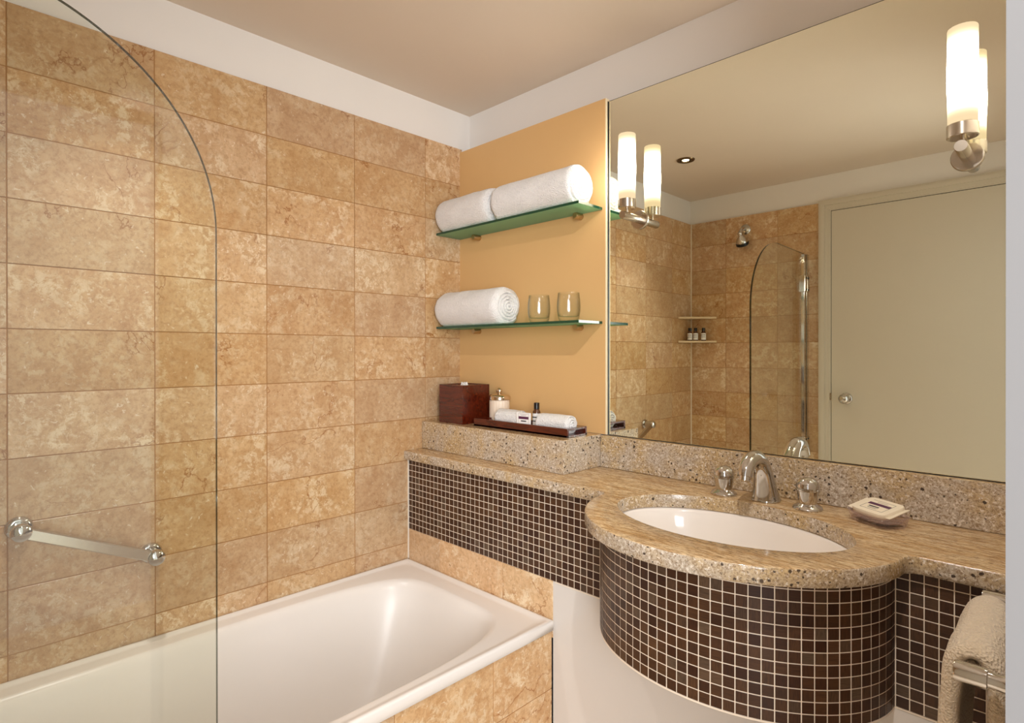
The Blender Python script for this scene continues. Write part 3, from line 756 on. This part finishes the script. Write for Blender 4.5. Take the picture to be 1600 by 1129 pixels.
def bottle(name, label, loc, rotz, h=0.085, r=0.0135, group=None):
    t_ = thing(name, label, 'bottle', loc, group, rotz); k = h / 0.085
    MB().lathe([(0.0, 0.0), (r * .93, 0.0), (r, 0.002), (r, 0.052 * k), (r * .92, 0.056 * k), (r * .68, 0.061 * k), (r * .64, 0.066 * k)], 28).build('bottle_body', M['amber'], t_, smooth=True)
    MB().lathe([(r * .70, 0.064 * k), (r * .70, 0.084 * k), (r * .66, 0.085 * k), (0.0, 0.085 * k)], 28).build('cap', M['black'], t_, smooth=True)
    n_ = 28
    mb = MB(); R_ = r + 0.0003
    mb.add([(R_ * math.cos(2 * PI * i / n_), R_ * math.sin(2 * PI * i / n_), z_) for z_ in (0.006 * k, 0.050 * k) for i in range(n_)], [(i, (i + 1) % n_, n_ + (i + 1) % n_, n_ + i) for i in range(n_)])
    lb = mb.build('label', M['label'], t_, smooth=True)
    for z0, z1 in ((0.036, 0.0395), (0.0235, 0.0265)):
        mb = MB(); R2 = r + 0.0006; V = []
        for zz in (z0 * k, z1 * k):
            for i in range(15):
                a = -PI * 0.98 + PI * 0.96 * i / 14; V.append((R2 * math.cos(a + PI / 2 * 0), R2 * math.sin(a), zz))
        mb.add(V, [(i, i + 1, 16 + i, 15 + i) for i in range(14)]); mb.build('printed_line', M['ink'], lb)
    return t_
bottle('toiletry_bottle', 'small amber bottle with a black cap standing in the tray', (0.4815, -0.086, ZY), 0.6)
cd = thing('printed_card', 'small white card with a plum band leaning in the tray', 'card', (0.477, -0.1440, ZY), rotz=0.10)
MB().box(-0.029, 0.029, -0.001, 0.001, 0, 0.056).build('card_sheet', M['label'], cd)
MB().box(-0.0205, 0.0205, -0.0014, -0.0008, 0.0345, 0.0430).build('plum_band', M['purple'], cd)
MB().box(-0.011, 0.011, -0.0014, -0.0008, 0.0265, 0.0300).build('black_lettering', M['ink'], cd)
mb = MB()
for (a, b, c, d) in ((-0.021, 0.021, 0.0525, 0.0531), (-0.021, -0.0204, 0.018, 0.053), (0.0204, 0.021, 0.018, 0.053)): mb.box(a, b, -0.0014, -0.0008, c, d)
for (a, b, c) in ((-0.015, 0.015, 0.0490), (-0.010, 0.010, 0.0460)): mb.box(a, b, -0.0014, -0.0008, c, c + 0.0009)
mb.build('grey_lettering', M['grey_ink'], cd)

# ------------------------------------------------------------------ soap dish and wrapped soap
sd = thing('soap_dish', 'clear oval glass soap dish on the granite top by the backsplash', 'soap dish', (1.468, -0.100, ZS), rotz=-0.55)
def oval(hx_, hy_, z_, n_=48, p_=3.0): return [(1 / ((abs(math.cos(2 * PI * i / n_)) / hx_) ** p_ + (abs(math.sin(2 * PI * i / n_)) / hy_) ** p_) ** (1 / p_) * math.cos(2 * PI * i / n_), 1 / ((abs(math.cos(2 * PI * i / n_)) / hx_) ** p_ + (abs(math.sin(2 * PI * i / n_)) / hy_) ** p_) ** (1 / p_) * math.sin(2 * PI * i / n_), z_) for i in range(n_)]
mb = MB().rings([oval(.046, .034, 0.0), oval(.050, .037, .002), oval(.054, .041, .014), oval(.056, .043, .022), oval(.0535, .0405, .0225), oval(.050, .037, .015), oval(.045, .032, .009), oval(.01, .008, .007)])
mb.build('dish_body', M['dish'], sd, smooth=True, angle=60)
sp = thing('wrapped_soap', 'wrapped soap with a plum band lying on the glass dish', 'soap', (1.470, -0.099, ZS + 0.0190), rotz=-0.62)
sp.rotation_euler = (0.24, 0.02, -0.50)
rg = []
for hx_, hy_, z_, p_ in ((.030, .024, 0.0, 4), (.037, .030, .003, 4), (.041, .0335, .008, 5), (.041, .0335, .0145, 6), (.0395, .032, .0175, 8)): rg.append(oval(hx_, hy_, z_, 48, p_))
MB().rings(rg).build('wrapper', M['sachet'], sp, smooth=True, angle=50)
for s_ in (-1, 1):
    mb = MB(); y0 = 0.026
    V = []
    for zz in (0.0100, 0.0112):
        V += [(s_ * 0.036, -y0, zz), (s_ * 0.050, -y0 * 1.08, zz + 0.002), (s_ * 0.050, y0 * 1.08, zz + 0.003), (s_ * 0.036, y0, zz)]
    mb.add(V, [(0, 1, 2, 3), (4, 5, 6, 7), (0, 1, 5, 4), (1, 2, 6, 5), (2, 3, 7, 6), (3, 0, 4, 7)]); mb.build('wrapper_fin', M['sachet'], sp)
zt = 0.0176
MB().box(-0.025, 0.025, 0.001, 0.010, zt - 0.0004, zt + 0.0003).build('plum_band', M['purple'], sp)
MB().box(-0.015, 0.008, -0.008, -0.0045, zt - 0.0004, zt + 0.0003).build('black_lettering', M['ink'], sp)
mb = MB()
for a, b, c, d in ((-0.026, 0.026, 0.0205, 0.0211), (-0.026, 0.026, -0.0206, -0.02), (0.0254, 0.026, -0.02, 0.0205), (-0.026, -0.0254, -0.02, 0.0)): mb.box(a, b, c, d, zt - 0.0004, zt + 0.0003)
for a, b, c in ((-0.014, 0.010, -0.012), (-0.012, 0.008, -0.015), (-0.012, 0.012, 0.0145)): mb.box(a, b, c, c + 0.0008, zt - 0.0004, zt + 0.0003)
mb.build('fine_lettering', M['grey_ink'], sp)

# ------------------------------------------------------------------ wall sconces on the mirror
def sconce(label, x):
    t_ = thing('wall_sconce', label, 'wall lamp', (x, -0.001, 1.668), 'opal tube sconces on the mirror')
    Rm = Matrix.Rotation(PI / 2, 4, 'X')   # z -> -y
    MB().lathe([(0.0, 0.0), (0.028, 0.0), (0.0285, 0.003), (0.027, 0.006), (0.0, 0.0062)], 36, Rm).build('rosette', M['nickel'], t_, smooth=True)
    MB().lathe([(0.0115, 0.004), (0.0115, 0.094), (0.0108, 0.0955), (0.0, 0.0955)], 28, Rm).build('post', M['nickel'], t_, smooth=True)
    MB().lathe([(0.0035, 0.008), (0.0035, 0.024)], 16, Matrix.Translation((0, -0.070, 0))).build('stem', M['nickel'], t_, smooth=True)
    MB().lathe([(0.0, 0.022), (0.0245, 0.022), (0.0262, 0.0235), (0.0262, 0.0475), (0.0250, 0.0485), (0.0, 0.0480)], 36, Matrix.Translation((0, -0.070, 0))).build('shade_holder', M['nickel'], t_, smooth=True)
    prof = [(0.0243, 0.0), (0.0246, 0.05), (0.0256, 0.075), (0.0256, 0.10), (0.0250, 0.13), (0.0250, 0.188), (0.0245, 0.190), (0.0, 0.190)]
    MB().lathe(prof, 36, cap=False).build('opal_shade', M['lamp'], t_, loc=(0, -0.070, 0.0485), smooth=True)
    return t_
s1 = sconce('opal glass tube sconce on the mirror beside the ochre panel', 0.826)
copy_tree(s1, (1.6065, -0.001, 1.672), label='opal glass tube sconce on the mirror nearest the doorway')

# downlights: one over the tub, one added out of view by the doorway to brighten the vanity
def downlight(label, x, y, energy, cone, aim=None):
    dl = thing('ceiling_downlight', label, 'downlight', (x, y, ZC - 0.006), 'recessed ceiling downlights')
    MB().lathe([(0.026, 0.0055), (0.026, 0.001), (0.030, -0.001), (0.042, 0.001), (0.0445, 0.0058)], 36, cap=False).build('bezel', M['bezel'], dl, smooth=True)
    MB().lathe([(0.0, 0.004), (0.0262, 0.004)], 24, cap=False).build('baffle', M['dark'], dl)
    MB().lathe([(0.0, 0.002), (0.012, 0.0025), (0.017, 0.0038)], 24, cap=False).build('lamp_lens', M['halogen'], dl)
    sl = bpy.data.lights.new('downlight_beam', 'SPOT'); sl.energy = energy; sl.spot_size = math.radians(cone); sl.spot_blend = 1.0; sl.color = (1.0, 0.97, 0.94); sl.shadow_soft_size = 0.014
    slo = bpy.data.objects.new('downlight_beam', sl); C.objects.link(slo); slo.parent = dl; slo.location = (0, 0, -0.014)
    if aim: slo.rotation_euler = (Vector(aim) - Vector((x, y, ZC - 0.02))).to_track_quat('-Z', 'Y').to_euler()
downlight('recessed ceiling downlight above the bathtub', 0.362, -1.165, SPOT_ENERGY, 92)
downlight('added unseen ceiling downlight by the doorway, brightening the vanity', 1.645, -1.16, SPOT2_ENERGY, 104, (1.15, -0.35, 0.9))

# ------------------------------------------------------------------ grab bar on the tiled wall
gb = thing('grab_bar', 'slanted chrome grab bar on the tiled wall above the tub', 'grab bar', (0.0, -1.23, 0.80))
Rx = Matrix.Rotation(PI / 2, 4, 'Y')   # z -> +x
E = [(-1.364, 0.859), (-1.095, 0.734)]
for (y_, z_) in E:
    T = Matrix.Translation((0.0008, y_ + 1.23, z_ - 0.80)) @ Rx
    MB().lathe([(0.0, 0.0), (0.0255, 0.0), (0.0265, 0.003), (0.0255, 0.007), (0.0215, 0.010), (0.0165, 0.0115)], 36, T).build('flange', M['chrome'], gb, smooth=True)
    MB().lathe([(0.0170, 0.010), (0.0172, 0.040), (0.0195, 0.045), (0.0205, 0.058), (0.0190, 0.064), (0.012, 0.0685), (0.0, 0.070)], 36, T).build('end_cap', M['chrome'], gb, smooth=True)
a = Vector((0.051, E[0][0] + 1.23 + 0.010, E[0][1] - 0.80 - 0.005)); b = Vector((0.051, E[1][0] + 1.23 - 0.010, E[1][1] - 0.80 + 0.005))
d_ = (b - a).normalized(); nrm = Vector((1, 0, 0)); bn = d_.cross(nrm)
prof = [(-.006, -.0130), (.006, -.0130), (.0085, -.0105), (.0085, .0105), (.006, .0130), (-.006, .0130), (-.0085, .0105), (-.0085, -.0105)]
MB().rings([[p0 + nrm * u + bn * v_ for u, v_ in prof] for p0 in (a, b)]).build('bar', M['nickel'], gb, smooth=True, angle=30)

# ------------------------------------------------------------------ shower end: corner shelves, bottles, shower head
def corner_shelf(label, ztop):
    t_ = thing('corner_shelf', label, 'corner shelf', (0.0015, -L + 0.0025, ztop - 0.012), 'stone corner shelves')
    pl = [(0, 0), (0.170, 0), (0.168, 0.008), (0.008, 0.166), (0, 0.168)]
    MB().rings([[(x, y, 0) for x, y in pl], [(x, y, 0.012) for x, y in pl]]).build('shelf_plate', M['stone_shelf'], t_, bevel=0.0015)
corner_shelf('upper empty stone corner shelf by the shower', 1.487)
corner_shelf('lower stone corner shelf holding three toiletry bottles', 1.338)
bl = [('toiletry_bottle', 'left of three amber toiletry bottles on the corner shelf, seen in the mirror', 0.037, -1.836), ('toiletry_bottle', 'middle of three amber toiletry bottles on the corner shelf, seen in the mirror', 0.067, -1.852), ('toiletry_bottle', 'right of three amber toiletry bottles on the corner shelf, seen in the mirror', 0.110, -1.871)]
for nm, lb_, x, y in bl:
    bottle(nm, lb_, (x, y, 1.3382), PI + 0.35, h=0.080, r=0.0142, group='bottles on the corner shelf')
sh = thing('shower_head', 'chrome shower head with a black spray face high on the shower wall', 'shower head', (0.350, -L + 0.0015, 2.0))
MB().lathe([(0.0, 0.0), (0.030, 0.0), (0.031, 0.003), (0.027, 0.009), (0.016, 0.013), (0.011, 0.014)], 32, Ry).build('flange', M['chrome'], sh, smooth=True)
P_, R_ = smooth_path([(0, 0.008, 0), (0, 0.035, -0.001), (0, 0.06, -0.012), (0, 0.082, -0.034)], [0.010] * 4)
MB().sweep(P_, R_, 20).build('arm', M['chrome'], sh, smooth=True)
T = Matrix.Translation((0, 0.080, -0.032)) @ Matrix.Rotation(PI - math.radians(32), 4, 'X')
hd = MB().lathe([(0.010, -0.006), (0.014, 0.0), (0.015, 0.008), (0.012, 0.014), (0.016, 0.022), (0.027, 0.036), (0.0335, 0.050), (0.035, 0.062)], 36, T).build('head', M['chrome'], sh, smooth=True)
MB().lathe([(0.0345, 0.058), (0.0365, 0.062), (0.0365, 0.074), (0.033, 0.078), (0.0, 0.0785)], 36, T).build('spray_face', M['black'], hd, smooth=True)

# ------------------------------------------------------------------ towel rail with hand towel, right wall
RX, RZ = 1.676, 0.873
YN, YFAR = -0.612, -0.262 - 0.055
tr_ = thing('towel_rail', 'chrome towel rail on the right wall by the doorway', 'towel rail', (XR, -0.46, RZ))
TZ = Matrix.Rotation(-PI / 2, 4, 'Y')  # z -> -x
for y_ in (YN, YFAR):
    T = Matrix.Translation((-0.0005, y_ + 0.46, 0)) @ TZ
    MB().lathe([(0.0, 0.0), (0.027, 0.0), (0.028, 0.003), (0.025, 0.008), (0.0185, 0.011), (0.014, 0.017), (0.0105, 0.022), (0.0095, 0.034), (0.0095, 0.041), (0.0125, 0.042), (0.0125, 0.072), (0.0115, 0.074), (0.0, 0.0742)], 32, T).build('post', M['chrome'], tr_, smooth=True)
MB().sweep([(RX - XR, YN + 0.46, 0), (RX - XR, YFAR + 0.46, 0)], 0.0065, 20).build('rail', M['chrome'], tr_, smooth=True)
ht = thing('hand_towel', 'cream terry hand towel folded over the chrome rail', 'towel', (RX, -0.485, RZ - 0.46))
def towel():
    NY, yA, yB = 26, YN + 0.021, -0.365
    prof = []   # centreline (x, z) from the front hem over the rail to the back hem
    for i in range(30):
        q = i / 29; prof.append((-0.034 + 0.012 * q ** 1.5, RZ - 0.42 + q * 0.405))
    for i in range(1, 14):
        a = PI - PI * i / 14; prof.append((0.0 + 0.022 * math.cos(a), RZ - 0.015 + 0.030 * math.sin(a)))
    for i in range(28):
        q = i / 27; prof.append((0.022 + 0.006 * q, RZ - 0.015 - q * 0.36))
    th = 0.0115
    nrm = []
    for i in range(len(prof)):
        a = Vector(prof[max(i - 1, 0)]); b = Vector(prof[min(i + 1, len(prof) - 1)]); t_ = (b - a).normalized(); nrm.append(Vector((-t_.y, t_.x)))
    mb = MB(); rings = []
    np_ = len(prof)
    for j in range(NY + 1):
        q = j / NY; y_ = yA + (yB - yA) * q
        e_ = math.sqrt(max(0.0, 1 - (abs(2 * q - 1)) ** 10)) * 0.75 + 0.25
        ring_ = []
        for sgn, rngi in ((1, range(np_)), (-1, range(np_ - 1, -1, -1))):
            for i in rngi:
                x, z_ = prof[i]; k = th * e_ * (1.0 if sgn > 0 else 0.9)
                nn = 0.0022 * noise.noise(Vector((y_ * 22, z_ * 22, sgn))) + 0.0009 * noise.noise(Vector((y_ * 160, z_ * 160, x * 160)))
                px = x + nrm[i].x * sgn * k + nn; pz = z_ + nrm[i].y * sgn * k
                if x < 0.0 and z_ < RZ - 0.02: px -= 0.012 * math.sin(q * PI) * min(1, (RZ - z_) / 0.2)
                px = min(px, XR - RX - 0.004)
                ring_.append((px, y_ + 0.485, pz - (RZ - 0.46)))
        rings.append(ring_)
    mb.rings(rings)
    return mb
towel().build('cloth', M['terry2'], ht, smooth=True, angle=75)
